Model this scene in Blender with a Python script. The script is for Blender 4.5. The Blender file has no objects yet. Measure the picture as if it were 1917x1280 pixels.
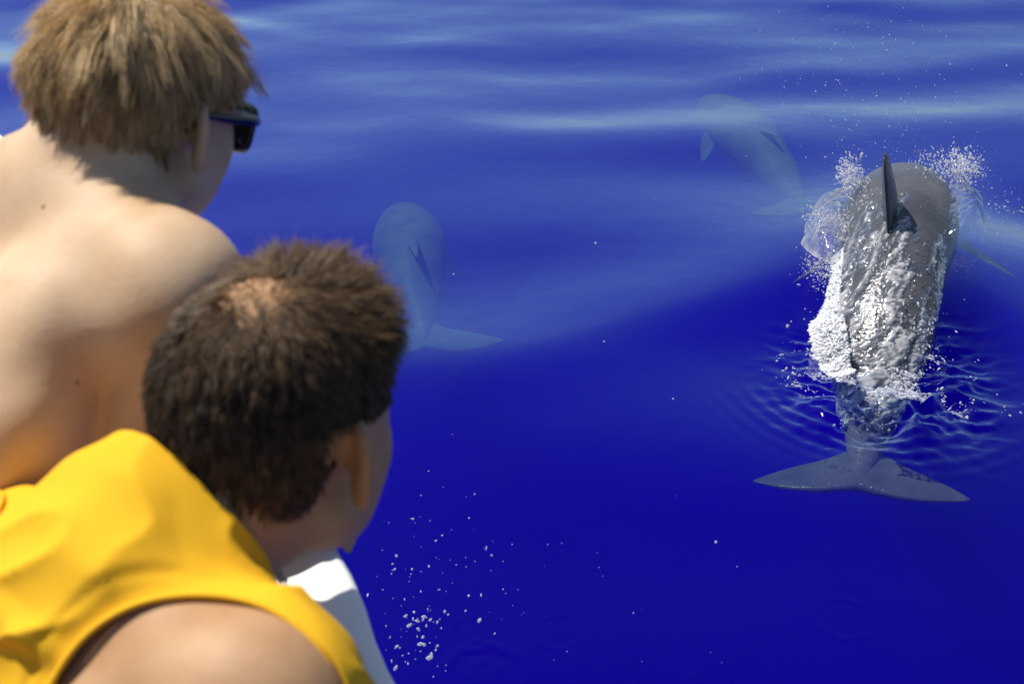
import bpy, bmesh, math, random
import numpy as np
from mathutils import Vector, Matrix, Euler

random.seed(7); RNG = np.random.default_rng(7)
SC = bpy.context.scene
COL = SC.collection

# ------------------------------------------------------------------ camera, sky, sun, exposure
CAM_Z, PITCH, FPX = 3.0, math.radians(32.0), 50 / 36 * 1917
cam_d = bpy.data.cameras.new('camera'); cam = bpy.data.objects.new('camera', cam_d); COL.objects.link(cam)
cam_d.sensor_width = 36; cam_d.lens = 50; cam_d.clip_start = .05; cam_d.clip_end = 8000
cam.location = (0, 0, CAM_Z); cam.rotation_euler = (math.pi / 2 - PITCH, 0, 0)
cam_d.dof.use_dof = True; cam_d.dof.focus_distance = 5.9; cam_d.dof.aperture_fstop = 9.0
SC.camera = cam

SUN_EL, SUN_AZ = math.radians(59), math.radians(303)      # azimuth clockwise from +Y: from behind and left of the camera
w = bpy.data.worlds.new('World'); SC.world = w; w.use_nodes = True
wt = w.node_tree; bg = wt.nodes['Background']
sky = wt.nodes.new('ShaderNodeTexSky'); sky.sky_type = 'NISHITA'; sky.sun_disc = False
sky.sun_elevation = SUN_EL; sky.sun_rotation = SUN_AZ
sky.air_density = 1.0; sky.dust_density = 1.0; sky.ozone_density = 3.0
wt.links.new(sky.outputs[0], bg.inputs[0]); bg.inputs[1].default_value = .082
sun_d = bpy.data.lights.new('sun', 'SUN'); sun = bpy.data.objects.new('sun', sun_d); COL.objects.link(sun)
sun_d.energy = 5.0; sun_d.angle = math.radians(.53); sun_d.color = (1, .94, .82)
SUN_DIR = Vector((math.sin(SUN_AZ) * math.cos(SUN_EL), math.cos(SUN_AZ) * math.cos(SUN_EL), math.sin(SUN_EL)))
sun.rotation_euler = SUN_DIR.to_track_quat('Z', 'Y').to_euler(); sun.location = SUN_DIR * 20
SC.view_settings.view_transform = 'Standard'; SC.view_settings.look = 'None'
SC.view_settings.exposure = 0.16; SC.view_settings.gamma = 1; SC.view_settings.use_curve_mapping = False
SC.render.engine = 'CYCLES'
SC.cycles.use_denoising = True
SC.cycles.max_bounces = 10; SC.cycles.volume_bounces = 2; SC.cycles.transparent_max_bounces = 16
SC.cycles.caustics_reflective = False; SC.cycles.caustics_refractive = False
SC.cycles.sample_clamp_indirect = 6.0

# ------------------------------------------------------------------ small helpers
_cp, _sp = math.cos(PITCH), math.sin(PITCH)
def at(px, py, d=None, z=None):
    """world point on the sight line of a photo pixel, at a depth d or on the level z"""
    x, y = (px - 958.5) / FPX, (640 - py) / FPX
    v = Vector((x, _cp + y * _sp, -_sp + y * _cp))
    if d is None: d = (z - CAM_Z) / v.z
    return Vector((0, 0, CAM_Z)) + v * d

def tag(o, label=None, cat=None, group=None, kind=None):
    if label: o['label'] = label
    if cat: o['category'] = cat
    if group: o['group'] = group
    if kind: o['kind'] = kind
    return o

def empty(name, loc):
    o = bpy.data.objects.new(name, None); o.location = loc; o.empty_display_size = .1; COL.objects.link(o); return o

def obj(name, V, F, m, parent=None, smooth=True):
    """one mesh object from world-space vertices"""
    me = bpy.data.meshes.new(name)
    V = np.asarray(V, dtype=np.float32)
    if isinstance(F, np.ndarray):
        n, k = F.shape
        me.vertices.add(len(V)); me.vertices.foreach_set('co', V.ravel())
        me.loops.add(n * k); me.loops.foreach_set('vertex_index', F.astype(np.int32).ravel())
        me.polygons.add(n); me.polygons.foreach_set('loop_start', np.arange(0, n * k, k, dtype=np.int32))
        me.update(calc_edges=True); me.validate()
    else:
        me.from_pydata(V.tolist(), [], F)
    if smooth: me.polygons.foreach_set('use_smooth', np.ones(len(me.polygons), dtype=bool))
    me.materials.append(m)
    o = bpy.data.objects.new(name, me); COL.objects.link(o)
    if parent is not None:
        o.parent = parent; o.matrix_parent_inverse = Matrix.Translation(-parent.location)
    return o

def recalc(o):
    bm = bmesh.new(); bm.from_mesh(o.data); bmesh.ops.recalc_face_normals(bm, faces=bm.faces); bm.to_mesh(o.data); bm.free()
    return o

def fattr(o, name, vals):
    a = o.data.attributes.new(name, 'FLOAT', 'POINT'); a.data.foreach_set('value', np.asarray(vals, dtype=np.float32))

class NT:
    """short node building"""
    def __init__(s, name):
        s.m = bpy.data.materials.new(name); s.m.use_nodes = True; s.t = s.m.node_tree; s.t.nodes.clear()
        s.out = s.t.nodes.new('ShaderNodeOutputMaterial')
    def n(s, typ, ins=None, **props):
        nd = s.t.nodes.new('ShaderNode' + typ)
        for k, v in props.items(): setattr(nd, k, v)
        for k, v in (ins or {}).items():
            if hasattr(v, 'is_linked'): s.t.links.new(v, nd.inputs[k])
            else: nd.inputs[k].default_value = v
        return nd
    def link(s, a, b): s.t.links.new(a, b)

def rgb(*c): return (c[0], c[1], c[2], 1)

# value noise in numpy
_T = RNG.random((64, 64, 64)).astype(np.float32)
def vnoise(P, f=1.0, seed=0):
    P = np.asarray(P, dtype=np.float64) * f + seed * 17.13
    i = np.floor(P).astype(int); u = P - i; u = u * u * (3 - 2 * u); i &= 63; j = (i + 1) & 63
    x0, y0, z0 = i.T; x1, y1, z1 = j.T; ux, uy, uz = u.T
    a = (_T[x0, y0, z0] * (1 - ux) + _T[x1, y0, z0] * ux) * (1 - uy) + (_T[x0, y1, z0] * (1 - ux) + _T[x1, y1, z0] * ux) * uy
    b = (_T[x0, y0, z1] * (1 - ux) + _T[x1, y0, z1] * ux) * (1 - uy) + (_T[x0, y1, z1] * (1 - ux) + _T[x1, y1, z1] * ux) * uy
    return (a * (1 - uz) + b * uz) * 2 - 1
def fbm(P, f=1.0, o=4, seed=0):
    return sum(vnoise(P, f * 2 ** k, seed + k) * .5 ** k for k in range(o))
def sstep(a, b, x):
    t = np.clip((x - a) / (b - a), 0, 1); return t * t * (3 - 2 * t)

# ------------------------------------------------------------------ materials
def mat_water():
    k = NT('sea_water')
    fres = k.n('Fresnel', {'IOR': 1.34})
    tc = k.n('TexCoord')
    nz = k.n('TexNoise', {'Vector': tc.outputs['Object'], 'Scale': 5.5, 'Detail': 2.0, 'Roughness': .45})
    bp = k.n('Bump', {'Height': nz.outputs['Fac'], 'Strength': .035, 'Distance': .05})
    gl = k.n('BsdfGlossy', {'Color': rgb(.64, .74, 1), 'Roughness': .03, 'Normal': bp.outputs[0]})
    k.link(bp.outputs[0], fres.inputs['Normal'])
    tr = k.n('BsdfTransparent', {'Color': rgb(1, 1, 1)})
    geo = k.n('NewGeometry'); front = k.n('Math', {0: 1.0, 1: geo.outputs['Backfacing']}, operation='SUBTRACT')
    gain = k.n('MapRange', {'Value': fres.outputs[0], 'From Min': .0245, 'From Max': .275, 'To Min': .006, 'To Max': 1.0}, clamp=True)
    fac = k.n('Math', {0: gain.outputs[0], 1: front.outputs[0]}, operation='MULTIPLY')     # no total reflection for light leaving the water
    mx = k.n('MixShader', {0: fac.outputs[0], 1: tr.outputs[0], 2: gl.outputs[0]})
    k.link(mx.outputs[0], k.out.inputs['Surface'])
    vs = k.n('VolumeScatter', {'Color': rgb(.02, .0, 1), 'Density': WATER_S, 'Anisotropy': 0.0})
    va = k.n('VolumeAbsorption', {'Color': rgb(.38, .74, .80), 'Density': 1.0})
    ad = k.n('AddShader', {0: vs.outputs[0], 1: va.outputs[0]})
    k.link(ad.outputs[0], k.out.inputs['Volume'])
    return k.m
WATER_S = .37

def mat_dolphin(name='dolphin_skin', rough=.22, spec=.6, g=1.0):
    k = NT(name)
    tc = k.n('TexCoord')
    nz = k.n('TexNoise', {'Vector': tc.outputs['Object'], 'Scale': 6.0, 'Detail': 6.0, 'Roughness': .6})
    cr = k.n('ValToRGB', {'Fac': nz.outputs['Fac']})
    cr.color_ramp.elements[0].position = .3; cr.color_ramp.elements[0].color = rgb(.048 * g, .049 * g, .058 * g)
    cr.color_ramp.elements[1].position = .75; cr.color_ramp.elements[1].color = rgb(.098 * g, .098 * g, .112 * g)
    n2 = k.n('TexNoise', {'Vector': tc.outputs['Object'], 'Scale': 60.0, 'Detail': 3.0})
    bp = k.n('Bump', {'Height': n2.outputs['Fac'], 'Strength': .30, 'Distance': .01})
    fa = k.n('Attribute', attribute_name='fin')
    mc = k.n('Mix', {0: fa.outputs['Fac'], 6: cr.outputs[0], 7: rgb(.012, .012, .015)}, data_type='RGBA')
    b = k.n('BsdfPrincipled', {'Base Color': mc.outputs[2], 'Roughness': rough, 'Normal': bp.outputs[0], 'Specular IOR Level': spec})
    air = k.n('Attribute', attribute_name='in_air'); sp = k.n('MapRange', {'Value': air.outputs['Fac'], 'To Min': spec * .08, 'To Max': spec}); k.link(sp.outputs[0], b.inputs['Specular IOR Level'])
    k.link(b.outputs[0], k.out.inputs['Surface']); return k.m

def mat_skin(name, c0, c1, rough=.58):
    k = NT(name)
    tc = k.n('TexCoord')
    nz = k.n('TexNoise', {'Vector': tc.outputs['Object'], 'Scale': 13.0, 'Detail': 5.0, 'Roughness': .55})
    cr = k.n('ValToRGB', {'Fac': nz.outputs['Fac']})
    cr.color_ramp.elements[0].position = .35; cr.color_ramp.elements[0].color = rgb(*c0)
    cr.color_ramp.elements[1].position = .68; cr.color_ramp.elements[1].color = rgb(*c1)
    n2 = k.n('TexNoise', {'Vector': tc.outputs['Object'], 'Scale': 220.0, 'Detail': 3.0})
    bp = k.n('Bump', {'Height': n2.outputs['Fac'], 'Strength': .15, 'Distance': .002})
    vo = k.n('TexVoronoi', {'Vector': tc.outputs['Object'], 'Scale': 26.0, 'Randomness': 1.0})
    dot = k.n('MapRange', {'Value': vo.outputs['Distance'], 'From Min': .045, 'From Max': .075, 'To Min': .75, 'To Max': 0.0})
    sel = k.n('SeparateColor', {'Color': vo.outputs['Color']}); pick = k.n('Math', {0: sel.outputs[0], 1: .70}, operation='GREATER_THAN')
    mole = k.n('Math', {0: dot.outputs[0], 1: pick.outputs[0]}, operation='MULTIPLY')
    n3 = k.n('TexNoise', {'Vector': tc.outputs['Object'], 'Scale': 5.0, 'Detail': 3.0}); red = k.n('MapRange', {'Value': n3.outputs['Fac'], 'From Min': .5, 'From Max': .72, 'To Min': 0.0, 'To Max': .55})
    c1_ = k.n('Mix', {0: red.outputs[0], 6: cr.outputs[0], 7: rgb(c0[0] * 1.02, c0[1] * .80, c0[2] * .74)}, data_type='RGBA')
    c2_ = k.n('Mix', {0: mole.outputs[0], 6: c1_.outputs[2], 7: rgb(.10, .05, .03)}, data_type='RGBA')
    b = k.n('BsdfPrincipled', {'Base Color': c2_.outputs[2], 'Roughness': rough, 'Normal': bp.outputs[0],
                               'Subsurface Weight': .05, 'Specular IOR Level': .35, 'Subsurface Radius': (.012, .004, .002), 'Subsurface Scale': 1.0})
    k.link(b.outputs[0], k.out.inputs['Surface']); return k.m

def mat_simple(name, c, rough=.5, noise=.15, scale=8.0, bump=0.0, bscale=60.0, metallic=0.0, spec=.5, sub=0.0):
    k = NT(name)
    tc = k.n('TexCoord')
    nz = k.n('TexNoise', {'Vector': tc.outputs['Object'], 'Scale': scale, 'Detail': 6.0})
    cr = k.n('ValToRGB', {'Fac': nz.outputs['Fac']})
    cr.color_ramp.elements[0].position = .3; cr.color_ramp.elements[0].color = rgb(*[v * (1 - noise) for v in c])
    cr.color_ramp.elements[1].position = .7; cr.color_ramp.elements[1].color = rgb(*[min(1, v * (1 + noise)) for v in c])
    b = k.n('BsdfPrincipled', {'Base Color': cr.outputs[0], 'Roughness': rough, 'Metallic': metallic, 'Specular IOR Level': spec})
    if bump:
        n2 = k.n('TexNoise', {'Vector': tc.outputs['Object'], 'Scale': bscale, 'Detail': 3.0})
        bp = k.n('Bump', {'Height': n2.outputs['Fac'], 'Strength': bump, 'Distance': .004}); k.link(bp.outputs[0], b.inputs['Normal'])
    k.link(b.outputs[0], k.out.inputs['Surface']); return k.m

def mat_hair(name, dark, light):
    k = NT(name)
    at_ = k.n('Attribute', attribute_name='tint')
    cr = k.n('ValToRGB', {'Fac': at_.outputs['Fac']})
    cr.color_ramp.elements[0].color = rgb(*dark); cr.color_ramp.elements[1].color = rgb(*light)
    b = k.n('BsdfPrincipled', {'Base Color': cr.outputs[0], 'Roughness': .42, 'Specular IOR Level': .45})
    tl = k.n('BsdfTranslucent', {'Color': cr.outputs[0]})
    mx = k.n('MixShader', {0: .25, 1: b.outputs[0], 2: tl.outputs[0]})
    k.link(mx.outputs[0], k.out.inputs['Surface']); return k.m

def mat_foam():
    k = NT('white_foam')
    b = k.n('BsdfPrincipled', {'Base Color': rgb(.82, .84, .88), 'Roughness': .25, 'Specular IOR Level': .5})
    tl = k.n('BsdfTranslucent', {'Color': rgb(.75, .78, .85)})
    mx = k.n('MixShader', {0: .3, 1: b.outputs[0], 2: tl.outputs[0]})
    k.link(mx.outputs[0], k.out.inputs['Surface']); return k.m

def mat_spray():
    k = NT('flying_water_drops')
    b = k.n('BsdfPrincipled', {'Base Color': rgb(.9, .91, .94), 'Roughness': .06, 'Specular IOR Level': .8})
    tl = k.n('BsdfTranslucent', {'Color': rgb(.9, .92, .95)}); wh = k.n('MixShader', {0: .45, 1: b.outputs[0], 2: tl.outputs[0]})
    tr = k.n('BsdfTransparent', {'Color': rgb(.95, .96, 1)}); lw = k.n('LayerWeight', {'Blend': .35})
    fc = k.n('MapRange', {'Value': lw.outputs['Facing'], 'To Min': .45, 'To Max': .95})
    mx = k.n('MixShader', {0: fc.outputs[0], 1: tr.outputs[0], 2: wh.outputs[0]}); k.link(mx.outputs[0], k.out.inputs['Surface']); return k.m

def mat_film(name='water_film', base=.12):
    """thin running water: clear with white aerated streaks where the attribute foam is high"""
    k = NT(name)
    fo = k.n('Attribute', attribute_name='foam')
    lw = k.n('LayerWeight', {'Blend': .5}); pw = k.n('Math', {0: lw.outputs['Facing'], 1: 2.2}, operation='POWER'); fres = k.n('MapRange', {'Value': pw.outputs[0], 'To Min': .10, 'To Max': .9})
    tr = k.n('BsdfTransparent', {'Color': rgb(.93, .95, 1)})
    gl = k.n('BsdfGlossy', {'Color': rgb(1, 1, 1), 'Roughness': .06})
    clear = k.n('MixShader', {0: fres.outputs[0], 1: tr.outputs[0], 2: gl.outputs[0]})
    w0 = k.n('BsdfPrincipled', {'Base Color': rgb(.82, .84, .88), 'Roughness': .18})
    w1 = k.n('BsdfTranslucent', {'Color': rgb(.82, .84, .88)}); wh = k.n('MixShader', {0: .45, 1: w0.outputs[0], 2: w1.outputs[0]})
    mx = k.n('MixShader', {0: fo.outputs['Fac'], 1: clear.outputs[0], 2: wh.outputs[0]})
    k.link(mx.outputs[0], k.out.inputs['Surface']); return k.m

M = dict(water=mat_water(), dolphin=mat_dolphin(), dolphin_deep=mat_dolphin('submerged_dolphin_skin', .42, .5, 1.0), foam=mat_foam(), film=mat_film(), spray=mat_spray(),
         skin_fair=mat_skin('fair_skin', (.58, .38, .23), (.70, .51, .34)),
         skin_tan=mat_skin('tanned_skin', (.40, .22, .11), (.52, .32, .18)),
         hair_blond=mat_hair('blond_hair', (.14, .09, .045), (1.0, .75, .41)),
         hair_brown=mat_hair('brown_hair', (.018, .011, .007), (.30, .185, .10)),
         yellow=mat_simple('yellow_cotton', (.86, .47, .020), .85, .06, 5, .25, 900, spec=.2),
         navy=mat_simple('navy_cloth', (.02, .03, .08), .85, .2, 9, .2, 500),
         boat=mat_simple('white_gelcoat', (.78, .79, .80), .35, .05, 3, .05, 40),
         seam=mat_simple('grey_seam', (.32, .33, .36), .6, .1, 9),
         deck=mat_simple('grey_nonslip_deck', (.45, .46, .47), .8, .1, 6, .3, 200),
         black=mat_simple('black_plastic', (.012, .012, .014), .22, .1, 9),
         lens=mat_simple('dark_lens', (.02, .03, .04), .04, .1, 9),
         eye=mat_simple('dark_eye', (.01, .01, .01), .1, .1, 9))

# ------------------------------------------------------------------ the sea
DH = np.array([.287, .958]); DR = np.array([.958, -.287]); DO = np.array([1.62, 5.28])   # heading, right and fin of the breaching dolphin
RINGS = [tuple(at(px, py, z=0)[:2]) + (r, a) for px, py, r, a in
         [(1582, 1150, .075, 1.0), (908, 1258, .11, 1.3), (1046, 1174, .06, 1.0), (885, 1178, .06, .9), (1115, 1218, .05, .7),
          (1285, 1222, .06, .8), (1475, 1166, .045, .5), (1000, 1225, .05, .6), (895, 1222, .06, .9), (1395, 1195, .04, .5), (1210, 1258, .05, .6)]]

# the long swell, given by its slope towards the far side
SWELL_Y = np.linspace(-6, 24, 1200)
_sl = np.interp(SWELL_Y, [-6, -3, 0, 2.2, 3.2, 4.2, 4.55, 4.9, 5.9, 6.5, 7.0, 7.35, 7.7, 8.1, 8.5, 9.2, 10.0, 11, 13, 15, 18, 20, 24], [0, -.03, .02, .03, .035, .06, .0, -.085, -.08, -.035, -.025, -.058, -.05, -.03, -.07, -.06, .05, .08, -.03, .05, .06, 0, 0])
SWELL_H = np.cumsum(_sl) * (SWELL_Y[1] - SWELL_Y[0]); SWELL_H -= np.interp(5.2, SWELL_Y, SWELL_H)
def sea_height(X, Y):
    P = np.stack([X, Y, np.zeros_like(X)], -1)
    h = np.zeros_like(X)
    # long soft swells, crests almost parallel to the picture's top edge
    wob = .28 * vnoise(P, .30, 3)
    h += np.interp(Y - .13 * X + 1.2 * wob + (.36 + .30 * sstep(6.3, 7.6, Y)) * vnoise(P, .75, 4) + (.12 + .20 * sstep(6.3, 7.6, Y)) * vnoise(P * [.7, 1, 1], 1.9, 5), SWELL_Y, SWELL_H)
    for wl, ang, amp, ph in ((2.3, 97, .012, 2.6), (1.5, 80, .006, 2.2), (.95, 101, .0032, .9), (.6, 84, .0005, 4.1)):
        a = math.radians(ang)
        h += amp * np.sin(2 * math.pi / wl * (X * math.cos(a) + Y * math.sin(a)) + ph + 3 * wob)
    P2 = P * np.array([.5, 1, 1])
    far = sstep(4.6, 7.5, Y)
    h += (.3 + .7 * far) * (.016 * vnoise(P2, .8, 11) + .0065 * vnoise(P2, 1.7, 12) + .0012 * vnoise(P2, 3.2, 13))
    h += sstep(7.6, 11, Y) * (.020 * vnoise(P2, 1.9, 21) + .006 * vnoise(P2, 4.5, 22))
    # the dolphin's pressure wave and wake
    RX, RY = X - DO[0], Y - DO[1]
    A = RX * DH[0] + RY * DH[1]; B = RX * DR[0] + RY * DR[1]; ab = np.abs(B)
    near = np.exp(-((A + .35) / 1.0) ** 2 - (B / .75) ** 2); h *= 1 - near
    ac = -.02 - np.maximum(ab - .35, 0) * 1.0 + .55 * np.maximum(ab - 1.5, 0)
    d = A - ac
    ridge = np.where(d < 0, np.exp(-(d / .42) ** 2), np.exp(-(d / .85) ** 2))
    h += .085 * ridge * np.exp(-np.maximum(ab - .3, 0) / 1.25)
    h -= .03 * np.exp(-((A + .75) / .5) ** 2 - (B / .55) ** 2)
    # churned water round the tail stock
    turb = np.exp(-np.abs((A + .82) / .36) ** 2.6 - np.abs((B - .04) / .30) ** 2.6)
    turb = np.clip(turb * 1.25, 0, 1)
    q = np.stack([B, A, np.zeros_like(A)], -1)
    q2 = q * np.array([1.0, 1.25, 1])
    h += 1.7 * turb * (.026 * vnoise(q2, 6, 31) + .020 * (1 - 2 * np.abs(vnoise(q2, 10, 32))) + .011 * (1 - 2 * np.abs(vnoise(q2, 21, 33))) + .005 * vnoise(q2, 45, 35))
    # fan of fine ripples over the flukes
    rr = np.hypot(A + .75, B); fan = np.exp(-((A + 1.15) / .17) ** 2 - ((B + .02) / .33) ** 2)
    h += fan * .0050 * np.sin(rr * 95 + 1.5 * vnoise(q, 5, 34))
    for cx, cy, r, a in RINGS:
        dd = np.hypot(X - cx, Y - cy)
        h += a * .0008 * np.exp(-((dd - r) / (.4 * r)) ** 2) * np.sin((dd - r) / r * 9)
    return h

def axis(lo, hi, step, mid_lo, mid_hi, mstep, far):
    fine = np.arange(lo, hi, step)
    out = [fine]
    m1 = np.arange(lo - mstep, mid_lo, -mstep)[::-1]; m2 = np.arange(hi, mid_hi, mstep)
    g = mstep * 1.35 ** np.arange(1, 60); cs = np.cumsum(g); cs = cs[cs < far]
    return np.concatenate([(m1[0] - cs)[::-1], m1, fine, m2, m2[-1] + cs])

def build_sea():
    xs = axis(-.45, 2.45, .0115, -4.5, 6.5, .045, 4000); ys = axis(3.0, 6.3, .0115, 1.2, 16, .045, 4000)
    nx, ny = len(xs), len(ys)
    X, Y = np.meshgrid(xs, ys, indexing='ij')
    Z = sea_height(X.ravel(), Y.ravel())
    far = np.maximum(np.abs(X.ravel()), np.abs(Y.ravel() - 5)); Z *= 1 - sstep(30, 80, far)
    V = np.stack([X.ravel(), Y.ravel(), Z], -1)
    i = np.arange(nx * ny).reshape(nx, ny)
    F = np.stack([i[:-1, :-1], i[1:, :-1], i[1:, 1:], i[:-1, 1:]], -1).reshape(-1, 4)
    # closed body of water: a skirt and a floor far below
    ring = np.concatenate([i[:, 0], i[-1, 1:], i[-2::-1, -1], i[0, -2:0:-1]])
    low = V[ring].copy(); low[:, 2] = -30
    n0 = len(V); nr = len(ring); k = np.arange(nr); k2 = (k + 1) % nr
    S = np.stack([ring[k], n0 + k, n0 + k2, ring[k2]], -1)
    V = np.concatenate([V, low])
    c = len(V); V = np.concatenate([V, [[0, 0, -30.0]]])
    T = [(n0 + a, c, n0 + b) for a, b in zip(k, k2)]
    o = obj('sea_water', V, [tuple(f) for f in np.concatenate([F, S]).tolist()] + T, M['water'])
    tag(o, 'deep blue calm sea with soft swells and a wake round the dolphin', None, None, 'structure')
    return o
build_sea()

# ------------------------------------------------------------------ dolphins
PROF_S = np.array([0, .012, .03, .052, .066, .085, .11, .15, .20, .27, .34, .42, .50, .58, .66, .74, .81, .87, .92, .96, .985])
PROF_W = np.array([.008, .020, .027, .034, .050, .074, .094, .116, .140, .168, .186, .192, .184, .162, .132, .099, .069, .045, .030, .022, .012])
PROF_T = np.array([.006, .013, .017, .025, .050, .078, .094, .108, .126, .150, .168, .176, .172, .158, .134, .104, .077, .057, .043, .028, .010])
PROF_B = np.array([.006, .014, .019, .027, .038, .054, .072, .098, .130, .166, .186, .190, .178, .156, .130, .102, .076, .056, .042, .027, .010])

def catmull(P, n):
    P = np.asarray(P, float); P = np.vstack([2 * P[0] - P[1], P, 2 * P[-1] - P[-2]])
    out = []
    m = len(P) - 3
    for t in np.linspace(0, m - 1e-6, n):
        i = int(t); u = t - i; a, b, c, d = P[i:i + 4]
        out.append(.5 * ((2 * b) + (c - a) * u + (2 * a - 5 * b + 4 * c - d) * u * u + (3 * b - a - 3 * c + d) * u ** 3))
    out = np.array(out)
    L = np.r_[0, np.cumsum(np.linalg.norm(np.diff(out, axis=0), axis=1))]; s = np.linspace(0, L[-1], n)
    return np.stack([np.interp(s, L, out[:, k]) for k in range(3)], -1), L[-1]

def nrm(v): return v / np.maximum(np.linalg.norm(v, axis=-1, keepdims=True), 1e-9)

class Dolphin:
    NS, NA = 110, 40
    def __init__(s, pts, roll, girth, stout=0.0):
        s.stout = stout
        s.P, s.L = catmull(pts, s.NS); s.g = girth
        T = nrm(np.gradient(s.P, axis=0)); Z = np.array([0, 0, 1.0])
        S = nrm(np.cross(T, Z)); N = np.cross(S, T)
        r = np.interp(np.linspace(0, 1, s.NS), np.linspace(0, 1, len(roll)), np.radians(roll))[:, None]
        s.T = T; s.S = S * np.cos(r) + N * np.sin(r); s.N = N * np.cos(r) - S * np.sin(r)   # S right, N up, T towards the tail? no: along the path
        s.sv = np.linspace(0, 1, s.NS)
    def frame(s, t):
        f = lambda A: np.array([np.interp(t, s.sv, A[:, k]) for k in range(3)])
        return f(s.P), nrm(f(s.T)), nrm(f(s.S)), nrm(f(s.N))
    def surf(s, t, th, off=0.0):
        """points on the skin: t along the body, th round it (0 = right, pi/2 = back)"""
        t = np.asarray(t); th = math.pi - np.asarray(th)
        f = lambda A: np.stack([np.interp(t, s.sv, A[:, k]) for k in range(3)], -1)
        wd = (np.interp(t, PROF_S, PROF_W) + s.stout * .045 * np.exp(-((t - .79) / .15) ** 2)) * s.g + off
        up = np.interp(t, PROF_S, PROF_T) * s.g + off; dn = np.interp(t, PROF_S, PROF_B) * s.g + off
        sn = np.sin(th); hgt = np.where(sn > 0, up, dn)
        return f(s.P) + f(s.S) * (wd * np.cos(th))[..., None] + f(s.N) * (hgt * sn)[..., None]

def smooth_prof():
    global PROF_S, PROF_W, PROF_T, PROF_B
    n = np.linspace(0, .985, 160); k = np.ones(7) / 7
    def sm(A):
        v = np.interp(n, PROF_S, A); p = np.pad(v, 3, mode='edge'); q = np.convolve(p, k, 'valid'); q[:2] = v[:2]; q[-2:] = v[-2:]; return q
    W, T_, B_ = sm(PROF_W), sm(PROF_T), sm(PROF_B); PROF_S, PROF_W, PROF_T, PROF_B = n, W, T_, B_
smooth_prof()

def foil(chord_pts, thick):
    """closed airfoil loop in (chord 0..1, thickness) coordinates"""
    x = np.array([0, .04, .15, .35, .6, .85, 1, .85, .6, .35, .15, .04]); sg = np.array([0, 1, 1, 1, 1, 1, 0, -1, -1, -1, -1, -1])
    y = np.array([0, .45, .8, 1, .75, .3, 0, .3, .75, 1, .8, .45]) * sg
    return x, y * thick

def fin(V, F, root, span, chord, normal, length, table, lean=0.0):
    """table rows: (t, leading-edge offset along chord, chord length, thickness, bend along normal)"""
    base = len(V); n = 0
    for t, le, c, th, bend in table:
        x, y = foil(None, th)
        for a, b in zip(x, y):
            V.append(root + span * (t * length) + chord * (le + a * c) + normal * (b + bend))
        n += 1
    for i in range(n - 1):
        for j in range(12):
            a = base + i * 12 + j; b = base + i * 12 + (j + 1) % 12
            F.append((a, b, b + 12, a + 12))
    F.append(tuple(base + (n - 1) * 12 + j for j in range(12)))

def spl(tab, n=14):
    tab = np.array(tab, float); t = np.linspace(0, 1, n) ** .9
    # cubic resampling of the table
    P, _ = catmull(tab, 80)[0:2] if False else (None, None)
    out = []
    for x in t:
        out.append([x] + [float(np.interp(x, tab[:, 0], tab[:, k])) for k in range(1, tab.shape[1])])
    out = np.array(out)
    for k in range(1, out.shape[1]):
        p = np.pad(out[:, k], 1, mode='edge'); q = (p[:-2] + 2 * p[1:-1] + p[2:]) / 4; q[0] = out[0, k]; q[-1] = out[-1, k]; out[:, k] = q
    return out

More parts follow.
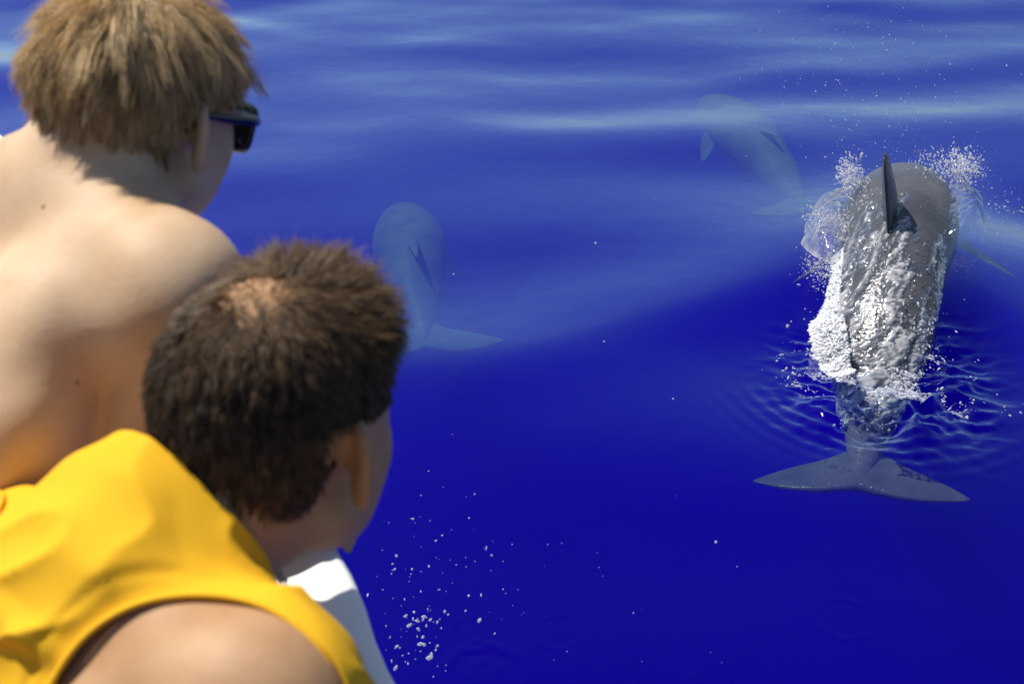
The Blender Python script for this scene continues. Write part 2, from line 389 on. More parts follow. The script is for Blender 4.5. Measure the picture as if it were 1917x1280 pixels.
def build_dolphin(D, label, dorsal=.26, fluke=.36, fluke_bend=0.0, pec=1.0, fsweep=1.0, dsweep=1.0, dark_fin=.25, ftilt=0.0, fchord=1.0, mat='dolphin_deep'):
    V, F = [], []
    th = np.linspace(0, 2 * math.pi, D.NA, endpoint=False)
    tt = np.linspace(0, .985, D.NS)
    for t in tt: V.extend(D.surf(np.full(D.NA, t), th))
    for i in range(D.NS - 1):
        for j in range(D.NA):
            a = i * D.NA + j; b = i * D.NA + (j + 1) % D.NA
            F.append((a, b, b + D.NA, a + D.NA))
    F.append(tuple(range(D.NA))); F.append(tuple(range((D.NS - 1) * D.NA, D.NS * D.NA)))
    k = D.g
    # dorsal fin
    base_n = len(V)
    P, T, S, N = D.frame(.50); top = np.interp(.5, PROF_S, PROF_T) * k
    fin(V, F, P + N * (top - .05), N, T, S, dorsal * k + .05,
        spl([(t, le * dsweep, c * k, th_, 0) for t, le, c, th_ in ((0, -.03, .24, .038), (.18, .03, .20, .034), (.4, .09 * k, .16, .030), (.65, .165 * k, .125, .025), (.85, .25 * k, .095, .018), (1, .33 * k, .05, .008))]))
    nfin = (base_n, len(V))
    # flukes
    P, T, S, N = D.frame(.965); f_ = math.radians(ftilt); T, N = T * math.cos(f_) + N * math.sin(f_), N * math.cos(f_) - T * math.sin(f_)
    for sg in (-1, 1):
        fin(V, F, P - T * .05 * k, S * sg, T, N, fluke * k,
            spl([(t, le * k * (fsweep if le > 0 else 1), c * k * (1 + (fchord - 1) * min(1, t * 4)), th_ * k, fluke_bend * t * t) for t, le, c, th_ in
                 ((0, -.10, .235, .022), (.12, -.055, .215, .02), (.35, .0, .19, .014), (.6, .07, .145, .01), (.82, .14, .085, .006), (1, .215, .012, .002))]))
    # flippers
    P, T, S, N = D.frame(.29); wd = np.interp(.29, PROF_S, PROF_W) * k
    for sg in (-1, 1):
        span = nrm(S * sg * .80 + T * .42 - N * .42); ch = nrm(T - span * np.dot(T, span)); no = np.cross(span, ch)
        fin(V, F, P + S * sg * wd * .72 - N * .085 * k, span, ch, no, .36 * k * pec,
            spl([(0, -.06, .15 * k, .018, 0), (.3, -.03, .15 * k, .014, 0), (.6, .03 * k, .115 * k, .01, 0), (.85, .09 * k, .065 * k, .006, 0), (1, .13 * k, .012, .002, 0)]))
    root = empty('dolphin', tuple(D.P[D.NS // 2]))
    tag(root, label, 'dolphin', 'dolphins swimming beside the boat')
    o = recalc(obj('body', V, F, M[mat], root)); dark = np.zeros(len(V)); dark[nfin[0]:nfin[1]] = dark_fin; dark[nfin[1]:] = .35 * dark_fin; fattr(o, 'fin', dark); Va = np.array(V); fattr(o, 'in_air', (Va[:, 2] > sea_height(Va[:, 0], Va[:, 1]) - .01).astype(float))
    for sg in (0, 1):                                    # eyes, low on the sides of the head
        c = D.surf(np.array([.105]), np.array([math.radians(-8) if sg == 0 else math.radians(188)]))[0]
        Vs, Fs = ball(c, .012 * k); obj('eye', Vs, Fs, M['eye'], root)
    return root

_bm = bmesh.new(); bmesh.ops.create_icosphere(_bm, subdivisions=2, radius=1); ICO2 = (np.array([v.co[:] for v in _bm.verts]), np.array([[v.index for v in f.verts] for f in _bm.faces])); _bm.free()
_bm = bmesh.new(); bmesh.ops.create_icosphere(_bm, subdivisions=1, radius=1); ICO1 = (np.array([v.co[:] for v in _bm.verts]), np.array([[v.index for v in f.verts] for f in _bm.faces])); _bm.free()
def ball(c, r): return ICO2[0] * r + np.asarray(c), ICO2[1]

def hpt(y, z, x0=1.25, y0=4.06, k=.30): return (x0 + k * (y - y0), y, z)
NEAR = Dolphin([hpt(6.72, -.36), hpt(6.42, -.17), hpt(6.05, -.02), hpt(5.7, .06), hpt(5.28, .06), hpt(4.9, .0), hpt(4.64, -.125), hpt(4.46, -.26), hpt(4.26, -.335)],
               [0, -8, -12, -12, -6, -9], 1.34, 1.25)
build_dolphin(NEAR, 'grey dolphin breaking the surface with its dorsal fin out and white water on its back', .20, .30, -.03, fsweep=.45, dsweep=.30, dark_fin=.85, ftilt=14, fchord=.80, mat='dolphin')
a, b = at(752, 380, z=-.85), at(797, 632, z=-.85)
v = b - a
MID = Dolphin([tuple(a - v * .05 + Vector((0, 0, -.14))), tuple(a + v * .12 + Vector((0, 0, -.04))), tuple(a.lerp(b, .38)), tuple(a.lerp(b, .68)), tuple(b + Vector((.0, 0, -.04)))], [0, 0, 0, 0], 1.12, .7)
build_dolphin(MID, 'pale submerged dolphin beneath the surface beside the dark-haired head', .035, .36, pec=.7, fsweep=.5, dark_fin=0)
a, b = at(1318, 176, z=-.68), at(1510, 392, z=-.68)
v = b - a
FAR = Dolphin([tuple(a - v * .04 + Vector((0, 0, -.14))), tuple(a + v * .14 + Vector((0, 0, -.02))), tuple(a.lerp(b, .40) + Vector((.03, 0, 0))), tuple(a.lerp(b, .70) + Vector((.03, 0, 0))), tuple(b)], [0, 0, -6, 0], .95, .7)
build_dolphin(FAR, 'pale submerged dolphin beyond the splash, angled away towards the top of the water', .04, .34, pec=.75, fsweep=.5, dark_fin=0)

# ------------------------------------------------------------------ splash: running water, foam, sheets and spray
def noise2(u, v, f, seed): return vnoise(np.stack([u, v, np.zeros_like(u)], -1), f, seed)
g_ = (1 + 5 ** .5) / 2
ICO0 = (np.array([(-1, g_, 0), (1, g_, 0), (-1, -g_, 0), (1, -g_, 0), (0, -1, g_), (0, 1, g_), (0, -1, -g_), (0, 1, -g_), (g_, 0, -1), (g_, 0, 1), (-g_, 0, -1), (-g_, 0, 1)]) / math.hypot(1, g_),
        np.array([(0, 11, 5), (0, 5, 1), (0, 1, 7), (0, 7, 10), (0, 10, 11), (1, 5, 9), (5, 11, 4), (11, 10, 2), (10, 7, 6), (7, 1, 8), (3, 9, 4), (3, 4, 2), (3, 2, 6), (3, 6, 8), (3, 8, 9), (4, 9, 5), (2, 4, 11), (6, 2, 10), (8, 6, 7), (9, 8, 1)]))
def scatter(name, label, C, R, mat, stretch=None, sub=1, parent=None):
    """many small blobs of water as one mesh; stretch gives each blob an axis it is drawn out along"""
    ico, tri = (ICO0 if sub == 0 else ICO1 if sub == 1 else ICO2)
    n = len(C); sc = np.repeat(np.asarray(R, float)[:, None], 3, 1) * (.8 + .4 * RNG.random((n, 3)))
    Vv = ico[None] * sc[:, None]
    Vv = Vv * (1 + .28 * vnoise((Vv + C[:, None] * 31).reshape(-1, 3), 90, 4).reshape(n, -1, 1))
    if stretch is not None:
        d = nrm(stretch); k = np.linalg.norm(stretch, axis=1)[:, None]; pr = (Vv * d[:, None]).sum(-1)
        Vv = Vv + pr[..., None] * (d * k)[:, None]
    Vv = Vv + C[:, None]
    Ff = tri[None] + (np.arange(n) * len(ico))[:, None, None]
    o = obj(name, Vv.reshape(-1, 3), Ff.reshape(-1, 3), mat); tag(o, label, None, None, 'stuff'); return o

def splash():
    rng = np.random.default_rng(11); D = NEAR
    # --- a film of water running off the back, with torn holes left out
    nt, na = 420, 170
    tg = np.linspace(.40, .945, nt); ag = np.radians(np.linspace(12, 182, na))
    T, A = np.meshgrid(tg, ag, indexing='ij'); t, a = T.ravel(), A.ravel()
    s = t * D.L; c = a * np.interp(t, PROF_S, PROF_W) * D.g          # metres along and round
    warp = .05 * noise2(s, c, 5, 41)
    st1 = noise2(s * .22, c + warp, 28, 42); st2 = noise2(s * .22, c + warp, 62, 43); fine = noise2(s * .6, c, 75, 44); fine2 = noise2(s * .7, c, 150, 45); big = noise2(s, c, 9, 46)
    left = sstep(math.radians(95), math.radians(150), a)
    cover = -.27 + 1.05 * left * sstep(.56, .70, t) + .55 * sstep(.52, .66, t) * (1 - left) * np.exp(-((a - 1.45) / .55) ** 2) + .35 * sstep(.72, .80, t) - 1.2 * sstep(.85, .95, t) - 1.7 * sstep(math.radians(98), math.radians(66), a) * sstep(.60, .50, t) + .38 * sstep(math.radians(90), math.radians(60), a) * sstep(.58, .66, t) - 1.0 * sstep(.52, .43, t)
    m = cover + .75 * st1 + .85 * st2 + .45 * fine + .30 * fine2 + .30 * big - .08
    ridge = np.exp(-((c - .5 * math.pi * .19 - .020 * np.sin(s * 9) - .03) / .012) ** 2) * sstep(.48, .56, t)
    m = np.maximum(m, ridge * (.9 + .6 * fine))
    foam = np.clip(sstep(.12, 1.15, m) * (.62 + .5 * fine2 + .25 * fine), 0, .95)
    off = .003 + .005 * np.clip(m, 0, 1.3) + .002 * np.clip(fine, 0, 1) + .0012 * fine2 + .012 * left * sstep(.58, .72, t) * np.clip(.4 + big + .5 * fine, 0, 1) + .014 * ridge
    V = D.surf(t, a, 0.0); N = nrm(V - D.surf(t, a, -.03)); V = V + N * np.maximum(off, .0015)[:, None]
    i = np.arange(nt * na).reshape(nt, na); F = np.stack([i[:-1, :-1], i[1:, :-1], i[1:, 1:], i[:-1, 1:]], -1).reshape(-1, 4)
    F = F[(m[F].max(1) > .08)]
    used = np.unique(F); mp = np.full(nt * na, -1); mp[used] = np.arange(len(used))
    o = obj('running_water', V[used], mp[F], M['film']); tag(o, 'white streaked water running off the breaching dolphin', None, None, 'stuff'); fattr(o, 'foam', foam[used])
    # --- beads sparkling on it
    n = 2300; tb = .46 + .44 * rng.random(n) ** .8; ab = np.radians(25 + 150 * rng.random(n))
    C = D.surf(tb, ab, .006); C += nrm(C - D.surf(tb, ab, -.03)) * (rng.random(n) ** 3 * .035)[:, None]
    ok = noise2(tb * D.L, ab * .2, 14, 47) + rng.normal(0, .35, n) - 1.5 * sstep(1.6, 1.0, ab) * sstep(.66, .55, tb) > .0
    scatter('water_beads', 'glittering water beads over the breaching dolphin\'s back', C[ok], (.0016 + .0040 * rng.random(n) ** 3)[ok], M['spray'], (nrm(rng.normal(0, .5, (n, 3)) + np.array([-DH[0], -DH[1], 0])) * rng.random((n, 1)) ** 2 * 2.2)[ok], sub=0)
    # --- dense foam along the left flank where the water falls back
    n = 14000; tb = .58 + .31 * rng.random(n); u = rng.random(n) ** 1.3
    e = D.surf(tb, np.full(n, math.radians(172)), .0); wdt = .02 + .105 * np.exp(-((tb - .80) / .085) ** 2) + .03 * np.abs(noise2(tb * D.L, tb, 14, 48))
    left_dir = np.array([-DR[0], -DR[1], 0]); flow = np.array([[-DH[0], -DH[1], -.15]]) + rng.normal(0, .35, (n, 3))
    C = e + left_dir * ((u - .28) * wdt)[:, None]
    zs = sea_height(C[:, 0], C[:, 1])
    C[:, 2] = np.maximum(zs, np.where(u < .28, C[:, 2], zs)) + .05 * (1 - u) * rng.random(n) * sstep(.98, .85, tb) + .002
    scatter('foam', 'dense white foam falling off the left flank of the breaching dolphin', C, .0024 + .0052 * rng.random(n) ** 2, M['foam'], np.where((u > .62)[:, None], (left_dir[None] + .35 * flow) * (.3 + 1.3 * rng.random((n, 1))), flow * (rng.random((n, 1)) ** 2 * 2.4)), sub=0)
    # --- foam flecks over the churned tail water
    n = 8000; A_ = -.86 + rng.normal(0, .17, n); B_ = .03 + rng.normal(0, .15, n)
    X = DO[0] + A_ * DH[0] + B_ * DR[0]; Y = DO[1] + A_ * DH[1] + B_ * DR[1]
    ok = (A_ > -.95) & (vnoise(np.stack([X, Y, 0 * X], -1), 13, 49) + .5 * vnoise(np.stack([X, Y, 0 * X], -1), 30, 50) > .12); X, Y = X[ok], Y[ok]
    C = np.stack([X, Y, sea_height(X, Y) + .001], -1)
    scatter('foam_flecks', 'white foam flecks on the churned water over the flukes', C, .0011 + .0034 * rng.random(len(C)) ** 3, M['spray'], rng.normal(0, 1, (len(C), 3)) * [1, 1, .2], sub=0)
    # --- thin glassy sheets thrown up on both sides
    for sg, t0, t1, hgt, outw, lab in ((1, .33, .60, .085, .165, 'thin glassy sheet of water thrown up on the left of the breaching dolphin'), (0, .34, .54, .095, .15, 'thin glassy sheet of water thrown up on the right of the breaching dolphin')):
        nu, nv = 110, 26; U, W_ = np.meshgrid(np.linspace(0, 1, nu), np.linspace(0, 1, nv), indexing='ij'); u, v_ = U.ravel(), W_.ravel()
        tt = t0 + (t1 - t0) * u; an = np.full(len(u), math.radians(150 if sg else 28))
        base = D.surf(tt, an, .0); side = left_dir if sg else -left_dir
        env = np.sin(math.pi * np.clip(u * .9 + .06, 0, 1)) ** .7
        rag = 1 + .16 * noise2(u * 3, v_ * .2, 4, 51 + sg) + .10 * noise2(u * 9, v_ * .3, 3, 52)
        P_ = base + side * (outw * env * rag * v_ ** .8)[:, None] - np.array([DH[0], DH[1], 0]) * (.10 * v_ * env)[:, None]
        P_[:, 2] += hgt * env * rag * (np.sin(v_ * 2.3) * .8) - .13 * v_ ** 3 * env * (1 if sg else .4)
        P_ += .006 * noise2(u * 12, v_ * 5, 2, 53)[:, None] * np.array([0, 0, 1.0])
        i = np.arange(nu * nv).reshape(nu, nv); F = np.stack([i[:-1, :-1], i[1:, :-1], i[1:, 1:], i[:-1, 1:]], -1).reshape(-1, 4)
        o = obj('water_sheet', P_, F, M['film']); tag(o, lab, None, None, 'stuff')
        fattr(o, 'foam', (1 if sg else .25) * np.clip(.10 * sg + .9 * sstep(.93, 1, v_) * (.5 + noise2(u * 30, v_, 1.5, 54)) + .5 * np.clip(noise2(u * 22, v_ * 5, 1, 55) - .35, 0, 1), 0, .9))
    # --- spray
    C, R, S = [], [], []
    def burst(px, py, z, n, spread, drift, rmin, rmax, powr=2.5, streak=1.5):
        if z > .03 and py < 600: n = int(n * 2.2); rmin, rmax = rmin * .62, rmax * .72; powr = 3.2
        c = np.array(at(px, py, z=z)); d = rng.normal(0, 1, (n, 3)) * np.array(spread) + np.array(drift) * rng.random((n, 1)) ** .8
        C.append(c + d); R.append(rmin + (rmax - rmin) * rng.random(n) ** powr); S.append(rng.random((n, 1)) * streak * nrm(rng.normal(0, .5, (n, 3)) + nrm(np.array(drift) + 1e-6)))
    burst(1790, 335, .26, 520, (.040, .05, .030), (.06, .08, .05), .0016, .0075)       # right of the head
    burst(1745, 318, .30, 130, (.045, .04, .022), (.0, .05, .05), .0016, .0055)
    burst(1600, 345, .22, 420, (.030, .05, .035), (-.04, .02, .06), .0016, .0075)      # left of the head
    burst(1570, 415, .14, 420, (.040, .07, .030), (-.08, -.06, .02), .0016, .0065)
    burst(1545, 500, .06, 260, (.035, .08, .020), (-.05, -.05, .01), .0016, .0055)
    burst(1660, 300, .35, 60, (.20, .12, .10), (.0, .2, .12), .0014, .0038)
    burst(1600, 210, .25, 90, (.28, .35, .12), (.0, .5, .1), .0014, .0042)
    burst(1680, 110, .2, 55, (.30, .45, .12), (.0, .4, .1), .0014, .0045)
    burst(1850, 400, .15, 70, (.07, .10, .05), (.12, .05, .0), .0014, .0045)
    burst(1640, 560, .10, 120, (.12, .20, .05), (.0, .0, .05), .0014, .0035)
    burst(790, 1110, .45, 70, (.11, .16, .10), (.10, .10, .08), .0008, .0028)          # drops flung from the boat's bow wave
    burst(760, 1215, .50, 60, (.045, .05, .05), (.05, .05, .05), .0010, .0052, 3.2)
    burst(1000, 1150, .2, 34, (.35, .25, .08), (.0, .0, .05), .0008, .0022)
    for px, py, r in ((1115, 455, .0060), (849, 513, .0042), (1340, 1014, .0052), (1131, 639, .0030), (1260, 746, .0030), (1380, 1060, .0026), (742, 1040, .0045), (1423, 58, .004), (1668, 40, .004), (1225, 372, .002)):
        C.append(np.array(at(px, py, z=.12))[None]); R.append(np.array([r])); S.append(np.zeros((1, 3)) + 1e-4)
    C, R, S = map(np.concatenate, (C, R, S)); ok = C[:, 2] > .01; R = np.maximum(R, .0009)
    scatter('sea_spray', 'white spray drops flying round the breaching dolphin and off the boat', C[ok], R[ok], M['spray'], S[ok], sub=0)
splash()

RAIL_Z, DECK_Z = 1.90, 1.05
# ------------------------------------------------------------------ the boat's bow
def boat():
    out, _ = catmull([(.62, -1.2), (.44, -.25), (.26, .30), (.085, .66), (-.12, 1.08), (-.232, 1.316), (-.55, 1.87), (-.94, 2.47), (-1.45, 3.10), (-2.05, 3.66), (-2.55, 4.00)], 120) if False else \
             catmull([(.62, -1.2, 0), (.44, -.25, 0), (.26, .30, 0), (.11, .66, 0), (-.118, 1.08, 0), (-.212, 1.316, 0), (-.54, 1.87, 0), (-.94, 2.47, 0), (-1.45, 3.10, 0), (-2.05, 3.66, 0), (-2.60, 4.02, 0)], 120)
    root = empty('boat', (-.6, 1.0, DECK_Z)); tag(root, 'white bow of the tour boat with its painted rail', 'boat')
    T = nrm(np.gradient(out, axis=0)); O = np.stack([T[:, 1], -T[:, 0], 0 * T[:, 0]], -1)          # outward, away from the deck
    def sweep(sec, name, mat):
        sec = np.array(sec, float); k = len(sec)
        V = (out[:, None] + sec[None, :, :1] * O[:, None] + np.array([0, 0, 1.0]) * sec[None, :, 1:2]).reshape(-1, 3)
        F = [(i * k + j, i * k + (j + 1) % k, (i + 1) * k + (j + 1) % k, (i + 1) * k + j) for i in range(len(out) - 1) for j in range(k)]
        F += [tuple(range(k)), tuple((len(out) - 1) * k + j for j in range(k))]
        return recalc(obj(name, V, F, mat, root))
    r = RAIL_Z
    cap = [(-.125, r - .035), (-.130, r - .012), (-.122, r - .002), (-.108, r), (-.084, r), (-.081, r - .005), (-.075, r - .005), (-.072, r + .001), (-.03, r + .003), (-.010, r + .001), (-.003, r - .005), (-.001, r - .014), (-.012, r - .05), (-.02, r - .052), (-.11, r - .05)]
    sweep(cap, 'rail_cap', M['boat'])
    sweep([(-.0805, r - .0045), (-.0755, r - .0045), (-.0755, r - .0025), (-.0805, r - .0025)], 'rail_seam', M['seam'])
    sweep([(-.022, r - .050), (-.030, r - .10), (-.10, 1.2), (-.26, .45), (-.42, -.25), (-.50, -.25), (-.34, .45), (-.15, 1.2), (-.08, r - .10), (-.07, r - .050)], 'hull', M['boat'])
    sweep([(-.075, r - .051), (-.11, r - .051), (-.15, DECK_Z + .004), (-.11, DECK_Z + .004)], 'bulwark', M['boat'])
    # deck: the strip from this side to the boat's far side
    tip = out[-1]; c = nrm(np.array([-.60, .80, 0])); s_ = np.array([c[1], -c[0], 0])
    inn = out - O * .13; lat = (out - tip) @ s_; far = out - 2 * np.maximum(lat, 0)[:, None] * s_ ; n = len(out)
    V = []
    for zz in (DECK_Z, DECK_Z - .05):
        V += [tuple(p[:2]) + (zz,) for p in inn] + [tuple(p[:2]) + (zz,) for p in far]
    F = []
    for i in range(n - 1):
        F.append((i, i + 1, n + i + 1, n + i)); F.append((2 * n + i, 3 * n + i, 3 * n + i + 1, 2 * n + i + 1))
        F.append((i, 2 * n + i, 2 * n + i + 1, i + 1)); F.append((n + i, n + i + 1, 3 * n + i + 1, 3 * n + i))
    recalc(obj('deck', V, F, M['deck'], root))
boat()

# ------------------------------------------------------------------ signed-distance modelling for the bodies
class SDF:
    def __init__(s, lo, hi, h):
        s.lo = np.array(lo, float); s.h = h
        s.n = np.ceil((np.array(hi) - s.lo) / h).astype(int) + 1
        s.f = np.full(s.n, .2, np.float32)
        s.ax = [(s.lo[i] + h * np.arange(s.n[i])).astype(np.float32) for i in range(3)]
    def box(s, lo, hi):
        a = np.clip(np.floor((np.array(lo) - s.lo) / s.h).astype(int), 0, s.n); b = np.clip(np.ceil((np.array(hi) - s.lo) / s.h).astype(int) + 1, 0, s.n)
        sl = tuple(slice(int(x), int(y)) for x, y in zip(a, b))
        return sl, (s.ax[0][sl[0]][:, None, None], s.ax[1][sl[1]][None, :, None], s.ax[2][sl[2]][None, None, :])
    def put(s, sl, d, k, sub=False):
        o = s.f[sl]
        if o.size == 0: return
        if sub: d = -d; h = np.maximum(k - np.abs(o - d), 0) / k; s.f[sl] = np.maximum(o, d) + h * h * k * .25
        else: h = np.maximum(k - np.abs(o - d), 0) / k; s.f[sl] = np.minimum(o, d) - h * h * k * .25
    def cone(s, a, b, ra, rb=None, k=.02, sub=False):
        a = np.array(a, float); b = np.array(b, float); rb = ra if rb is None else rb
        R = max(ra, rb) + k + .012
        sl, (X, Y, Z) = s.box(np.minimum(a, b) - R, np.maximum(a, b) + R)
        e = b - a; L2 = max(e @ e, 1e-12)
        t = np.clip(((X - a[0]) * e[0] + (Y - a[1]) * e[1] + (Z - a[2]) * e[2]) / L2, 0, 1)
        d = np.sqrt((X - a[0] - t * e[0]) ** 2 + (Y - a[1] - t * e[1]) ** 2 + (Z - a[2] - t * e[2]) ** 2) - (ra + t * (rb - ra))
        s.put(sl, d.astype(np.float32), k, sub)
    def econe(s, a, b, A, B, u, k=.03):
        a = np.array(a, float); b = np.array(b, float); e = b - a; L = np.linalg.norm(e); w_ = e / L
        u = nrm(np.array(u) - w_ * np.dot(u, w_)); v = np.cross(w_, u); R = max(*A, *B) + k + .02
        sl, (X, Y, Z) = s.box(np.minimum(a, b) - R, np.maximum(a, b) + R)
        px, py, pz = X - a[0], Y - a[1], Z - a[2]
        q = px * w_[0] + py * w_[1] + pz * w_[2]; t = np.clip(q / L, 0, 1)
        ru = A[0] + t * (B[0] - A[0]); rv = A[1] + t * (B[1] - A[1]); m = np.minimum(ru, rv)
        d = (np.sqrt(((px * u[0] + py * u[1] + pz * u[2]) / ru) ** 2 + ((px * v[0] + py * v[1] + pz * v[2]) / rv) ** 2 + ((q - t * L) / m) ** 2) - 1) * m
        s.put(sl, d.astype(np.float32), k)
    def ell(s, c, r, R=np.eye(3), k=.02, sub=False):
        c = np.array(c, float); r = np.array(r, float); Q = r.max() + k + .012
        sl, (X, Y, Z) = s.box(c - Q, c + Q)
        X, Y, Z = X - c[0], Y - c[1], Z - c[2]
        L = [(X * R[0, i] + Y * R[1, i] + Z * R[2, i]) for i in range(3)]
        k0 = np.sqrt(sum((L[i] / r[i]) ** 2 for i in range(3))); k1 = np.sqrt(sum((L[i] / r[i] ** 2) ** 2 for i in range(3)))
        s.put(sl, (k0 * (k0 - 1) / np.maximum(k1, 1e-6)).astype(np.float32), k, sub)
    def mesh(s, level=0.0):
        f = s.f - level; neg = f < 0
        c = np.zeros(tuple(s.n - 1), np.uint8)
        offs = [(i, j, k) for i in (0, 1) for j in (0, 1) for k in (0, 1)]
        for i, j, k in offs: c += neg[i:s.n[0] - 1 + i, j:s.n[1] - 1 + j, k:s.n[2] - 1 + k]
        act = np.argwhere((c > 0) & (c < 8))
        vals = {o: f[act[:, 0] + o[0], act[:, 1] + o[1], act[:, 2] + o[2]] for o in offs}
        acc = np.zeros((len(act), 3)); cnt = np.zeros(len(act))
        for o in offs:
            for ax in range(3):
                if o[ax]: continue
                p = list(o); p[ax] = 1; p = tuple(p); va, vb = vals[o], vals[p]
                m = (va < 0) != (vb < 0); t = np.where(m, va / np.where(m, va - vb, 1), 0)
                pos = np.array(o, float)[None].repeat(len(act), 0); pos[:, ax] += t
                acc[m] += pos[m]; cnt[m] += 1
        V = s.lo + (act + acc / cnt[:, None]) * s.h
        idx = np.full(tuple(s.n - 1), -1, np.int32); idx[act[:, 0], act[:, 1], act[:, 2]] = np.arange(len(act))
        Fs = []
        for ax in range(3):
            b1, b2 = (ax + 1) % 3, (ax + 2) % 3
            sl0 = [slice(None)] * 3; sl1 = [slice(None)] * 3; sl0[ax] = slice(0, -1); sl1[ax] = slice(1, None)
            A, B = neg[tuple(sl0)], neg[tuple(sl1)]
            e = np.argwhere(A != B); ok = (e[:, b1] > 0) & (e[:, b2] > 0) & (e[:, b1] < s.n[b1] - 1) & (e[:, b2] < s.n[b2] - 1); e = e[ok]
            flip = ~A[e[:, 0], e[:, 1], e[:, 2]]
            def cell(d1, d2):
                q = e.copy(); q[:, b1] -= d1; q[:, b2] -= d2; return idx[q[:, 0], q[:, 1], q[:, 2]]
            Q = np.stack([cell(1, 1), cell(0, 1), cell(0, 0), cell(1, 0)], -1)
            Q[flip] = Q[flip][:, ::-1]; Fs.append(Q)
        return V, np.concatenate(Fs)

def relax(V, F, n, lam=.5):
    E = np.concatenate([F[:, [0, 1]], F[:, [1, 2]], F[:, [2, 3]], F[:, [3, 0]]]); E = np.concatenate([E, E[:, ::-1]])
    cnt = np.maximum(np.bincount(E[:, 0], minlength=len(V)), 1)[:, None]
    for _ in range(n):
        S = np.stack([np.bincount(E[:, 0], weights=V[E[:, 1], k], minlength=len(V)) for k in range(3)], -1) / cnt
        V = V + lam * (S - V)
    return V

def clip_mesh(V, F, g):
    """keep the part of a quad mesh where g > 0, cut cleanly along g = 0"""
    V = [tuple(v) for v in V]; new = {}; out = []
    keep = g > 0
    allin = keep[F].all(1); out = [tuple(q) for q in F[allin]]
    for q in F[keep[F].any(1) & ~allin]:
        poly = []
        for i in range(4):
            a, b = int(q[i]), int(q[(i + 1) % 4])
            if keep[a]: poly.append(a)
            if keep[a] != keep[b]:
                e = (min(a, b), max(a, b))
                if e not in new:
                    t = g[e[0]] / (g[e[0]] - g[e[1]]); p = np.array(V[e[0]]) * (1 - t) + np.array(V[e[1]]) * t
                    new[e] = len(V); V.append(tuple(p))
                poly.append(new[e])
        if len(poly) >= 3: out.append(tuple(poly))
    used = sorted({i for f in out for i in f}); mp = {u: i for i, u in enumerate(used)}
    return np.array([V[u] for u in used]), [tuple(mp[i] for i in f) for f in out]

def boundary_loops(F):
    cnt = {}
    for f in F:
        for i in range(len(f)):
            e = (f[i], f[(i + 1) % len(f)]); cnt[e] = cnt.get(e, 0) + 1
    nx = {a: b for (a, b) in cnt if (b, a) not in cnt}
    loops = []; seen = set()
    for st in list(nx):
        if st in seen: continue
        L = [st]; seen.add(st); c = nx[st]
        while c != st and c in nx and c not in seen: L.append(c); seen.add(c); c = nx[c]
        loops.append(L)
    return sorted(loops, key=len, reverse=True)

def tube(P, r, n=8, closed=False, flat=1.0, up=None):
    """tube along a polyline; r a number or list; flat squashes it across 'up'"""
    P = np.asarray(P, float); m = len(P); r = np.broadcast_to(np.asarray(r, float), (m,))
    T = nrm(np.roll(P, -1, 0) - np.roll(P, 1, 0)) if closed else nrm(np.gradient(P, axis=0))
    ref = np.array([0, 0, 1.0]) if up is None else np.asarray(up, float)
    ref = np.broadcast_to(ref, T.shape)
    S = np.cross(T, ref); bad = np.linalg.norm(S, axis=1) < 1e-3; S[bad] = np.cross(T[bad], [1.0, 0, 0]); S = nrm(S); N = np.cross(S, T)
    th = np.linspace(0, 2 * math.pi, n, endpoint=False)
    V = (P[:, None] + r[:, None, None] * (np.cos(th)[None, :, None] * S[:, None] + flat * np.sin(th)[None, :, None] * N[:, None])).reshape(-1, 3)
    F = []
    for i in range(m if closed else m - 1):
        for j in range(n):
            i2 = (i + 1) % m; F.append((i * n + j, i * n + (j + 1) % n, i2 * n + (j + 1) % n, i2 * n + j))
    if not closed: F += [tuple(range(n))[::-1], tuple((m - 1) * n + j for j in range(n))]
    return V, F

def ik(S, H, l1, l2, pole):
    S, H = np.array(S, float), np.array(H, float); d = H - S; L = min(np.linalg.norm(d), (l1 + l2) * .995); u = nrm(d)
    x = (l1 * l1 - l2 * l2 + L * L) / (2 * L); y = math.sqrt(max(l1 * l1 - x * x, 0))
    p = np.array(pole, float); p = nrm(p - u * (p @ u)); return S + u * x + p * y, S + u * L

def rot_frame(yaw, pitch, roll=0.0):
    """columns right, forward, up; yaw clockwise from +Y, pitch up, roll towards the right shoulder"""
    y, p, r = map(math.radians, (yaw, pitch, roll))
    R = np.array([math.cos(y), -math.sin(y), 0]); Fw = np.array([math.sin(y) * math.cos(p), math.cos(y) * math.cos(p), math.sin(p)]); U = np.cross(R, Fw)
    return np.stack([R * math.cos(r) - U * math.sin(r), Fw, U * math.cos(r) + R * math.sin(r)], -1)

